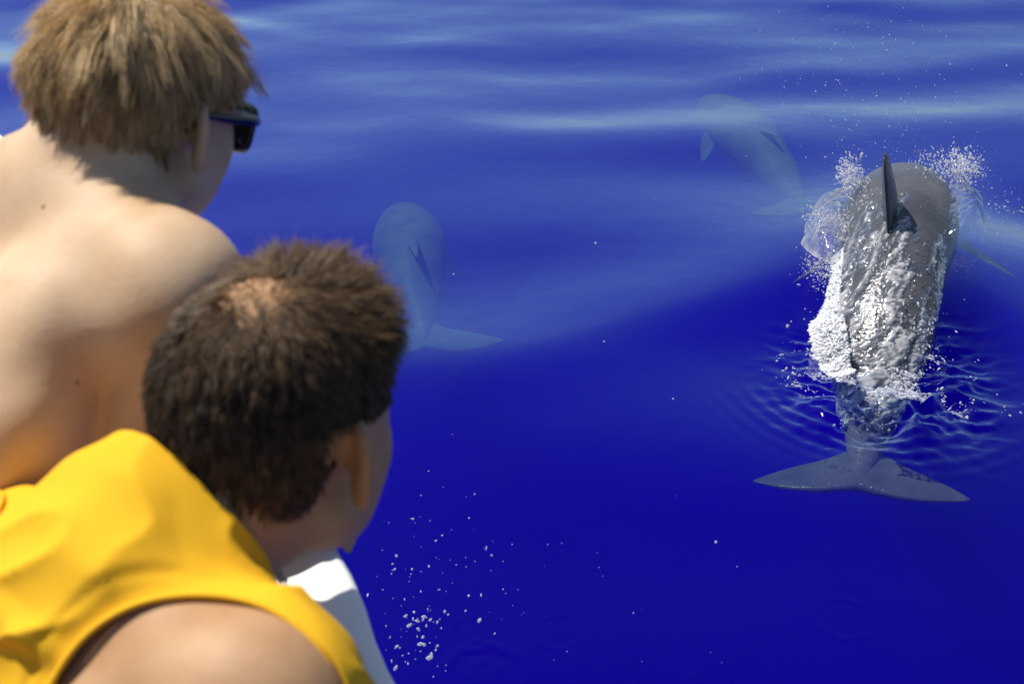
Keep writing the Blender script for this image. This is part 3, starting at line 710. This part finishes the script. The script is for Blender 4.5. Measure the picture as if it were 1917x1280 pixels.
def add_head(g, c, R, s=1.0):
    L = lambda x, y, z: c + R @ (np.array([x, y, z]) * s)
    g.ell(L(0, -.012, .034), np.array([.077, .099, .084]) * s, R, .01)
    g.ell(L(0, .032, -.005), np.array([.066, .063, .088]) * s, R, .03)
    g.ell(L(0, -.045, -.02), np.array([.060, .055, .050]) * s, R, .03)
    for q in (-1, 1):
        g.cone(L(.058 * q, .000, -.060), L(.018 * q, .076, -.104), .022 * s, .018 * s, .025); g.ell(L(.046 * q, .036, -.055), np.array([.026, .040, .034]) * s, R, .025)
        g.ell(L(.043 * q, .056, -.022), np.array([.026, .030, .032]) * s, R, .02)
        g.cone(L(.012 * q, .086, .022), L(.046 * q, .070, .020), .010 * s, .010 * s, .012)
        g.ell(L(.032 * q, .098, .003), np.array([.014, .012, .010]) * s, R, .012, sub=True)
        g.ell(L(.032 * q, .080, .003), np.array([.012, .012, .012]) * s, R, .004)
        g.cone(L(.009 * q, .100, -.034), L(.012 * q, .098, -.034), .008 * s, .008 * s, .008)
        # ear: a leaf standing off the head with a rolled rim, a hollow and a lobe
        e0 = L(.086 * q, -.012, -.006); t = math.radians(20)
        ex = nrm(R @ np.array([.80 * q, -.58, .20])); eu = nrm(R @ np.array([.10 * q, -.25, 1.0])); eu = nrm(eu - ex * (ex @ eu)); en = np.cross(ex, eu)
        E = np.stack([ex, eu, en], -1)
        g.ell(e0 + ex * .002, np.array([.019, .033, .0070]) * s, E, .008)
        rim = [(-.010, .012), (-.004, .027), (.008, .031), (.017, .024), (.019, .010), (.015, -.006), (.008, -.018)]
        for p, q2 in zip(rim[:-1], rim[1:]):
            g.cone(e0 + (ex * p[0] + eu * p[1]) * s, e0 + (ex * q2[0] + eu * q2[1]) * s, .0042 * s, .0042 * s, .004)
        g.ell(e0 + (ex * -.001 - eu * .026) * s, np.array([.009, .010, .006]) * s, E, .008)
        g.ell(e0 + (ex * .001 + eu * .002 + en * .010 * q) * s, np.array([.008, .014, .008]) * s, E, .005, sub=True)
    g.cone(L(0, .094, .012), L(0, .114, -.028), .0075 * s, .0125 * s, .015)
    g.ell(L(0, .087, -.066), np.array([.026, .018, .009]) * s, R, .010)
    g.ell(L(0, .087, -.076), np.array([.022, .017, .008]) * s, R, .008)
    g.ell(L(0, .082, -.104), np.array([.021, .019, .018]) * s, R, .02)
    return L

def add_hand(g, wrist, fwd, up, side):
    """hand gripping over an edge: palm, four bent fingers of different lengths and a thumb"""
    fwd = nrm(np.array(fwd, float)); up = nrm(np.array(up) - fwd * np.dot(up, fwd)); lat = np.cross(fwd, up) * side
    palm = wrist + fwd * .055
    g.ell(palm, np.array([.042, .052, .017]), np.stack([lat, fwd, up], -1), .015)
    for i, (o, l) in enumerate(((-.031, .074), (-.011, .083), (.010, .078), (.029, .060))):
        k0 = wrist + fwd * .095 + lat * o; k1 = k0 + fwd * l * .48 - up * .008; k2 = k1 + fwd * l * .22 - up * l * .28; k3 = k2 - up * l * .28
        g.cone(palm + lat * o * .8, k0, .010, .0098, .006); g.cone(k0, k1, .0098, .0088, .003); g.cone(k1, k2, .0088, .008, .003); g.cone(k2, k3, .008, .007, .003)
    t0 = wrist + fwd * .025 - lat * .03; t1 = t0 + fwd * .035 - lat * .030 - up * .006; t2 = t1 + fwd * .032 - lat * .006 - up * .01
    g.cone(t0, t1, .013, .0105, .008); g.cone(t1, t2, .0105, .0085, .004)

class Person:
    def __init__(s, name, label, C7, yaw, lean, head_c, head_R, hs, hands, poles, skin, build=1.0, vox=.0045, roll=0.0, shrug=0.0):
        s.C7 = np.array(C7, float); y, a = math.radians(yaw), math.radians(lean); z = np.array([0, 0, 1.0])
        fw = np.array([math.sin(y), math.cos(y), 0]); s.R = np.array([math.cos(y), -math.sin(y), 0])
        s.U = math.cos(a) * z + math.sin(a) * fw; s.F = math.cos(a) * fw - math.sin(a) * z
        rl = math.radians(roll); s.R, s.U = s.R * math.cos(rl) + s.U * math.sin(rl), s.U * math.cos(rl) - s.R * math.sin(rl); s.shrug = shrug
        s.W = lambda r, u, f: s.C7 + build * (r * s.R + u * s.U + f * s.F)
        s.hc = np.array(head_c, float); s.hR = head_R; s.hs = hs; s.build = build
        W = s.W
        hip = W(0, -.60, .065); feet = [np.array([hip[0], hip[1], 0]) + s.R * .12 * q + fw * (.06 if q > 0 else -.12) + z * (DECK_Z + .07) for q in (-1, 1)]
        pts = np.array([s.hc + .16, s.hc - .16, *feet, W(-.26, 0, 0), W(.26, 0, 0), *hands, hip - .2, hip + .2])
        lo, hi = pts.min(0) - .14, pts.max(0) + .14; lo[2] = DECK_Z - .02
        g = SDF(lo, hi, vox)
        s.torso(g)
        skull = s.hc + s.hR @ np.array([0, -.032, -.06]) * hs
        g.cone(W(0, -.01, .028), skull, .066 * build, .060 * build, .05)
        for q in (-1, 1):                                              # trapezius from the neck to the shoulder tips
            g.cone(W(.02 * q, .0, .012) * .5 + skull * .5, W(.13 * q, -.035, .03), .038 * build, .036 * build, .05)
        s.S, s.E, s.H = {}, {}, {}
        for q, hand, pole in zip((-1, 1), hands, poles):
            S = W(.178 * q, -.065 + shrug, .062); E, H = ik(S, hand, .30 * build, .265 * build, pole); s.S[q], s.E[q], s.H[q] = S, E, H
            g.ell(S + .008 * q * s.R, np.array([.060, .066, .060]) * build, np.stack([s.R, s.U, s.F], -1), .05)
            g.cone(S, E, .050 * build, .040 * build, .010)
            g.ell(S * .5 + E * .5 + s.F * .008, np.array([.048, .048, .048]) * build, np.eye(3), .02)
            m_ = E * .72 + H * .28
            g.cone(E, m_, .040 * build, .043 * build, .02); g.cone(m_, H, .043 * build, .027 * build, .02)
            out = nrm(np.array([.87, .5, 0])); add_hand(g, H, out, z, q)
        for q, ft in zip((-1, 1), feet):
            hp = W(.092 * q, -.60, .06); kn = (hp + ft) / 2 + fw * .03
            g.cone(hp, kn, .088 * build, .056 * build, .05); g.cone(kn, kn * .6 + ft * .4, .056 * build, .056 * build, .03); g.cone(kn * .6 + ft * .4, ft, .056 * build, .038 * build, .03)
            g.cone(ft - z * .035 - fw * .04, ft - z * .045 + fw * .14, .034, .024, .03)
        add_head(g, s.hc, s.hR, hs)
        s.g = g
        V, F = g.mesh(); V = relax(V, F, 2, .4)
        s.V, s.F_ = V, F
        s.root = empty(name, tuple(np.array([hip[0], hip[1], DECK_Z])))
        tag(s.root, label, 'person', 'people leaning over the boat rail')
        s.body = obj('body', V, F, skin, s.root)
        s.feet, s.hip, s.fw = feet, hip, fw
    def torso(s, g, grow=0.0, arms=False):
        W, b = s.W, s.build
        o = grow
        r2 = lambda a, c: (a * b + o, c * b + o)
        g.econe(W(0, -.03, .070), W(0, -.22, .085), r2(.118, .074), r2(.146, .112), s.R, .04)
        g.econe(W(0, -.22, .085), W(0, -.42, .070), r2(.146, .112), r2(.136, .100), s.R, .05)
        g.econe(W(0, -.42, .070), W(0, -.57, .065), r2(.136, .100), r2(.165, .118), s.R, .06)
        for q in (-1, 1):
            g.cone(W(.05 * q, -.025, .045), W(.165 * q, -.055 + s.shrug, .058), .056 * b + o, .058 * b + o, .05)
            g.cone(W(.128 * q, -.115, .038), W(.122 * q, -.22, .036), .044 * b + o, .044 * b + o, .022); g.cone(W(.122 * q, -.22, .036), W(.100 * q, -.42, .048), .046 * b + o, .044 * b + o, .035)
            g.ell(W(.092 * q, -.135, -.004), np.array([.050, .072, .028]) * b + o, np.stack([s.R, s.U, s.F], -1), .04)
            g.ell(W(.088 * q, -.62, .03), np.array([.085, .09, .085]) * b + o, np.stack([s.R, s.U, s.F], -1), .06)
        g.cone(W(0, -.07, -.050), W(0, -.50, -.052), .012, .014, .05, sub=True)

HT, HP = [], []
P1C7, P2C7 = at(80, 336, 1.38), at(142, 1078, 1.07)
H1R, H2R = rot_frame(28, -24, 4), rot_frame(28, -20, 0)
H1c = np.array(at(368, 256, 1.37)) - H1R @ np.array([.083, -.012, -.006])      # heads hung from their right ears
H2c = np.array(at(666, 866, 1.105)) - H2R @ np.array([.083, -.012, -.006]) * 1.03
P1 = Person('person', 'bare-backed person with blond hair and dark sunglasses leaning over the rail', P1C7, 48, 56, H1c, H1R, 1.0,
            [(-.62, 1.84, 1.935), (-.33, 1.27, 1.93)], [(-.6, .2, .1), (-.40, -.80, -.5)], M['skin_fair'], 1.0, roll=12, shrug=.01)
P2 = Person('person', 'person with thinning dark hair in a yellow sleeveless shirt leaning over the rail', P2C7, 56, 50, H2c, H2R, 1.03,
            [(-.40, 1.05, 1.74), (-.02, .74, 1.93)], [(-.6, .3, .1), (-.35, -.9, -.1)], M['skin_tan'], 1.0, roll=20, shrug=.03)

# ---- hair: every strand a thin tapering tube
def hair(P, mat, n, length, style):
    rng = np.random.default_rng(style['seed'])
    V, F = P.V, P.F_
    ctr = V[F].mean(1); loc = (ctr - P.hc) @ P.hR / P.hs
    r = np.linalg.norm((loc - [0, -.012, .02]) / [.10, .125, .115], axis=1) < 1.25
    idx = np.where(r)[0]; loc = loc[idx]
    zl = style['line'](loc)
    earpos = (np.abs(loc[:, 0]) > .070) & (loc[:, 1] > -.045) & (loc[:, 1] < .05) & (loc[:, 2] < .030 + .012 * (np.abs(loc[:, 0]) > .078))
    ok = (loc[:, 2] > zl) & ~earpos; idx, loc = idx[ok], loc[ok]
    q = V[F[idx]]; nr = np.cross(q[:, 2] - q[:, 0], q[:, 3] - q[:, 1]); area = np.linalg.norm(nr, axis=1); nl = nrm(nr) @ P.hR
    dens = area * style['density'](loc)
    pick = rng.choice(len(idx), n, p=dens / dens.sum())
    u, v = rng.random((2, n)); qq = q[pick]
    p = ((qq[:, 0] * (1 - u)[:, None] + qq[:, 1] * u[:, None]) * (1 - v)[:, None] + (qq[:, 3] * (1 - u)[:, None] + qq[:, 2] * u[:, None]) * v[:, None])
    p = (p - P.hc) @ P.hR / P.hs; nl = nl[pick]
    # clumps
    nc = style['clumps']; ci = rng.choice(n, nc, replace=False)
    D = np.concatenate([((p[a:a + 2000, None] - p[ci][None]) ** 2).sum(-1).argmin(1) for a in range(0, n, 2000)])
    cn = rng.normal(0, 1, (nc, 3))
    K = style.get('K', 7)
    nearear = sstep(.045, .065, np.abs(p[:, 0])) * sstep(-.045, -.028, p[:, 1]) * (p[:, 2] > -.02) * sstep(.065, .05, p[:, 1]); lim = np.maximum(.008, (p[:, 2] - .018) * .9)
    LL = length(p); LL = np.where(nearear > .5, np.minimum(LL, lim), LL)
    L = LL * (.75 + .5 * rng.random(n)) * (.85 + .3 * rng.random(nc)[D]); st = L / (K - 1)
    W0 = np.array(style['whorl']); pts = [p - nl * .002]; cur = p.copy(); jit = rng.normal(0, style['jitter'], (n, 3)) + cn[D] * style['cjit']
    for k in range(1, K):
        t = k / (K - 1)
        rad = (cur - [0, -.012, .02]) / np.array([.085, .105, .095]) ** 2 * .1; nn = nrm(rad)
        fl = cur - W0; fl = nrm(fl - nn * (fl * nn).sum(1)[:, None])
        sw = np.cross(nn, fl)                                   # a little swirl round the crown
        d = nrm(fl * style['flow'] + sw * style.get('swirl', .25) + nn * (style['lift'](p) * (1 - t * style['drop']))[:, None] + style['grav'] * np.array([0, 0, -1.0])[None] * t + jit * (.4 + t))
        cur = cur + d * st[:, None]
        e = np.linalg.norm((cur - [0, -.012, .034]) / [.078, .100, .085], axis=1); inside = e < 1.03
        cur[inside] = ([0, -.012, .034] + (cur - [0, -.012, .034]) / e[:, None] * 1.03)[inside]
        pts.append(cur.copy())
    A = np.stack(pts, 1)
    g = A[ci][D]; tt = np.linspace(0, 1, K)[None, :, None] ** 1.2; A = A * (1 - tt * style['clump']) + (g + (p - p[ci][D])[:, None] * .35) * (tt * style['clump'])
    A = P.hc + (A.reshape(-1, 3) * P.hs) @ P.hR.T; A = A.reshape(n, K, 3)
    rad = style['thick'] * (1 - .75 * np.linspace(0, 1, K) ** 2)[None, :, None] * (.8 + .4 * rng.random(n))[:, None, None]
    T = nrm(np.gradient(A, axis=1)); S = nrm(np.cross(T, [.31, .52, .79])); N = np.cross(S, T)
    ring = np.stack([A + rad * (math.cos(a) * S + math.sin(a) * N) for a in (0, 2.094, 4.189)], 2)   # n,K,3,3
    Vh = ring.reshape(-1, 3)
    base = (np.arange(n) * K * 3)[:, None, None] + (np.arange(K - 1) * 3)[None, :, None]
    j = np.arange(3); j2 = (j + 1) % 3
    Fh = np.stack([base + j, base + j2, base + j2 + 3, base + j + 3], -1).reshape(-1, 4)
    o = obj('hair', Vh, Fh, mat, P.root)
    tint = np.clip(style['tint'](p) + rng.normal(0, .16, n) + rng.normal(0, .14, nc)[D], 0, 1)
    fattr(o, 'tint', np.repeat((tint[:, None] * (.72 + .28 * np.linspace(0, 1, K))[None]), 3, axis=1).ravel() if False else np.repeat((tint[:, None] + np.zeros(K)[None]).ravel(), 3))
    return o

def line1(p):
    x, y, z = np.abs(p[:, 0]), p[:, 1], p[:, 2]
    side = -.102 + .02 * sstep(.03, .06, x) + sstep(-.040, -.012, y) * .112
    front = .02 + sstep(.03, .075, y) * .065
    return np.where(y < -.012, side, np.maximum(.03, front))
hair(P1, M['hair_blond'], 26000, lambda p: (.032 + .024 * sstep(-.02, .08, p[:, 2])) * (1 - .5 * sstep(.045, .07, np.abs(p[:, 0])) * sstep(.075, .05, p[:, 2]) * sstep(-.05, -.02, p[:, 1])),
     dict(seed=3, line=line1, density=lambda p: np.ones(len(p)), clumps=1500, jitter=.10, cjit=.20, whorl=(.006, -.040, .122), flow=1.0, swirl=.2,
          lift=lambda p: .50 + .35 * sstep(.0, .08, p[:, 1]), drop=.9, grav=.50, clump=.42, thick=.00040, tint=lambda p: .56 + .25 * sstep(.03, .1, p[:, 2])))
def line2(p):
    x, y, z = np.abs(p[:, 0]), p[:, 1], p[:, 2]
    side = -.040 + sstep(-.04, -.012, y) * .045; front = .005 + sstep(.02, .07, y) * .09
    return np.where(y < -.012, side, np.maximum(.008, front))
BALD = np.array([.0, -.045, .112])
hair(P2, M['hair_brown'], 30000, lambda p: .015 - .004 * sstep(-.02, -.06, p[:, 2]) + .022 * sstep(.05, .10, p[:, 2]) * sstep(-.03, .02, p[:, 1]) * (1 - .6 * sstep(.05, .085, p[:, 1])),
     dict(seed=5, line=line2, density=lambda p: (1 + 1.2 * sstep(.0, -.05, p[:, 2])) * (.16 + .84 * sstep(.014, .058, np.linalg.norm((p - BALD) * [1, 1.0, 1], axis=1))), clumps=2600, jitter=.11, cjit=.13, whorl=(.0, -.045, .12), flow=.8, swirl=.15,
          lift=lambda p: .42 + 2.0 * sstep(-.03, .02, p[:, 1]) * sstep(.05, .09, p[:, 2]), drop=.55, grav=.30, clump=.22, thick=.00042, tint=lambda p: .25 + .40 * sstep(.05, .11, p[:, 2])))  # tint rises with height: the sunlit top is put into the hair colour

# ---- swimming shorts and the yellow sleeveless shirt
def garment(P, name, mat, include, grow, cuts, vox=.005, wrinkle=None, relaxn=3):
    lo, hi = P.V.min(0) - .03, P.V.max(0) + .03
    g = SDF(lo, hi, vox); include(g, grow)
    V, F = g.mesh(); V = relax(V, F, relaxn, .5)
    keep = np.full(len(V), 1e3)
    for c in cuts: keep = np.minimum(keep, c(V))
    V2, F2 = clip_mesh(V, F, keep)
    loops = [V2[l] for l in boundary_loops(F2) if len(l) > 60]
    if wrinkle is not None:
        me = bpy.data.meshes.new('t'); me.from_pydata(V2.tolist(), [], F2); me.update()
        N = np.zeros(len(V2) * 3); me.vertices.foreach_get('normal', N); N = N.reshape(-1, 3); bpy.data.meshes.remove(me)
        V2 = V2 + N * wrinkle(V2)[:, None]
    o = obj(name, V2, F2, mat, P.root)
    md = o.modifiers.new('solid', 'SOLIDIFY'); md.thickness = .002; md.offset = -1
    return o, loops

def shorts(P):
    z = np.array([0, 0, 1.0])
    def inc(g, o):
        W, b = P.W, P.build
        g.econe(W(0, -.46, .070), W(0, -.59, .065), (.142 * b + o, .106 * b + o), (.166 * b + o, .119 * b + o), P.R, .06)
        for q, ft in zip((-1, 1), P.feet):
            hp = W(.092 * q, -.60, .06); kn = (hp + ft) / 2 + P.fw * .03
            g.ell(W(.088 * q, -.62, .03), np.array([.085, .09, .085]) * b + o, np.stack([P.R, P.U, P.F], -1), .06); g.cone(hp, kn, .09 * b + o, .085 * b + o, .03)
    top = P.W(0, -.47, 0); kz = P.hip[2] - .36
    garment(P, 'swim_shorts', M['navy'], inc, .010, [lambda V: -((V - top) @ P.U), lambda V: V[:, 2] - kz], vox=.008)
shorts(P1); shorts(P2)

def shirt(P):
    W = P.W
    nk = P.hc * .42 + W(0, .035, .055) * .58
    def inc(g, o):
        P.torso(g, o)
        for q in (-1, 1):
            g.cone(W(.06 * q, -.01, .035), W(.13 * q, -.03, .035), .046 + o, .040 + o, .05)
            g.ell(P.S[q], np.array([.058, .060, .060]) + o, np.eye(3), .05)
        g.cone(W(0, -.02, .02), P.hc * .45 + W(0, .0, .03) * .55, .068 + o, .074 + o, .05)
    ah = {q: W(.194 * q, -.112 + P.shrug, -.008) for q in (-1, 1)}
    cuts = [lambda V: np.linalg.norm(V - ah[-1], axis=1) - .122, lambda V: np.linalg.norm(V - ah[1], axis=1) - .122,
            lambda V: np.linalg.norm(V - nk, axis=1) - .086, lambda V: (V - W(0, -.64, 0)) @ P.U]
    def wr(V):
        L = np.stack([(V - P.C7) @ P.R, (V - P.C7) @ P.U, (V - P.C7) @ P.F], -1)
        a = vnoise(L * [1.0, .45, 1], 14, 5) * .0075 + vnoise(L * [.5, 1.3, 1], 24, 6) * .0045
        # folds gathered across the shoulder blades, running from the collar to the armhole
        s_ = np.sin(L[:, 1] * 95 + L[:, 0] * 22 + 2.0 * vnoise(L, 9, 8)); a += .0075 * np.maximum(s_, 0) ** 2 * np.exp(-((L[:, 1] + .06) / .05) ** 2) * (L[:, 2] < .05)
        for c in (ah[-1], ah[1]):
            dd = np.linalg.norm(V - c, axis=1) - .122; a -= .0022 * np.exp(-((dd - .021) / .0035) ** 2); a *= .25 + .75 * sstep(0, .03, dd)
        rt = np.stack([L[:, 0] * .8 + L[:, 1] * .6, L[:, 1] * .8 - L[:, 0] * .6, L[:, 2]], -1)
        rd = (1 - np.abs(vnoise(rt * [.35, 1, .6] + .35 * vnoise(L, 7, 91)[:, None] * .1, 20, 9))) ** 5
        dmp = np.minimum(*[sstep(.0, .035, np.linalg.norm(V - c, axis=1) - .122) for c in (ah[-1], ah[1])])
        edge = np.minimum(*[np.linalg.norm(V - c, axis=1) - .122 for c in (ah[-1], ah[1])])
        return np.maximum(a, -.0012) + .0008 + .0085 * rd * dmp - .0046 * (1 - sstep(0, .030, edge)) * sstep(.05, .01, L[:, 2]) + .004 * sstep(.02, .06, L[:, 2])
    o, loops = garment(P, 'sleeveless_shirt', M['yellow'], inc, .0045, cuts, vox=.004, wrinkle=wr, relaxn=5)
    for c in (ah[-1], ah[1], nk):
        near = [l for l in loops if np.linalg.norm(l.mean(0) - c) < .09]
        if not near: continue
        l = max(near, key=len); l = l[::3]
        for _ in range(6): l = (np.roll(l, 1, 0) + 2 * l + np.roll(l, -1, 0)) / 4
        Vt, Ft = tube(l, .0024, 8, True)
        obj('hem', Vt, Ft, M['yellow'], P.root)
shirt(P2)

# ---- sunglasses on the blond head
def sunglasses(P):
    L = lambda x, y, z: P.hc + P.hR @ (np.array([x, y, z]) * P.hs)
    root = empty('sunglasses', tuple(L(0, .11, .0))); tag(root, 'black wraparound sunglasses worn by the blond person', 'sunglasses')
    for q in (-1, 1):
        out = [(.008, .121, .018), (.034, .118, .022), (.060, .104, .020), (.068, .094, .006), (.062, .099, -.018), (.038, .113, -.024), (.014, .119, -.018), (.007, .121, .0)]
        P_ = np.array([L(x * q, y, z) for x, y, z in out])
        Pc, _ = catmull(np.vstack([P_, P_[:1]]), 49); Pc = Pc[:-1]
        Vt, Ft = tube(Pc, .0042, 8, True); obj('lens_frame', Vt, Ft, M['black'], root)
        c = Pc.mean(0) + P.hR[:, 1] * .003; back = P.hR[:, 1] * -.002
        V = np.vstack([Pc, [c], Pc + back, [c + back]]); n = len(Pc)
        F = [(i, (i + 1) % n, n) for i in range(n)] + [(n + 1 + (i + 1) % n, n + 1 + i, 2 * n + 1) for i in range(n)] + [(i, n + 1 + i, n + 1 + (i + 1) % n, (i + 1) % n) for i in range(n)]
        recalc(obj('lens', V, F, M['lens'], root))
        arm, _ = catmull([L(.070 * q, .094, .012), L(.080 * q, .070, .014), L(.082 * q, .03, .014), L(.083 * q, -.008, .014), L(.080 * q, -.025, -.004)], 20)
        Vt, Ft = tube(arm, np.linspace(.0065, .003, 20), 8, False, .45 if False else 1.0); obj('temple_arm', Vt, Ft, M['black'], root)
    Vt, Ft = tube([L(-.008, .121, .010), L(0, .124, .013), L(.008, .121, .010)], .003, 8); obj('bridge', Vt, Ft, M['black'], root)
sunglasses(P1)
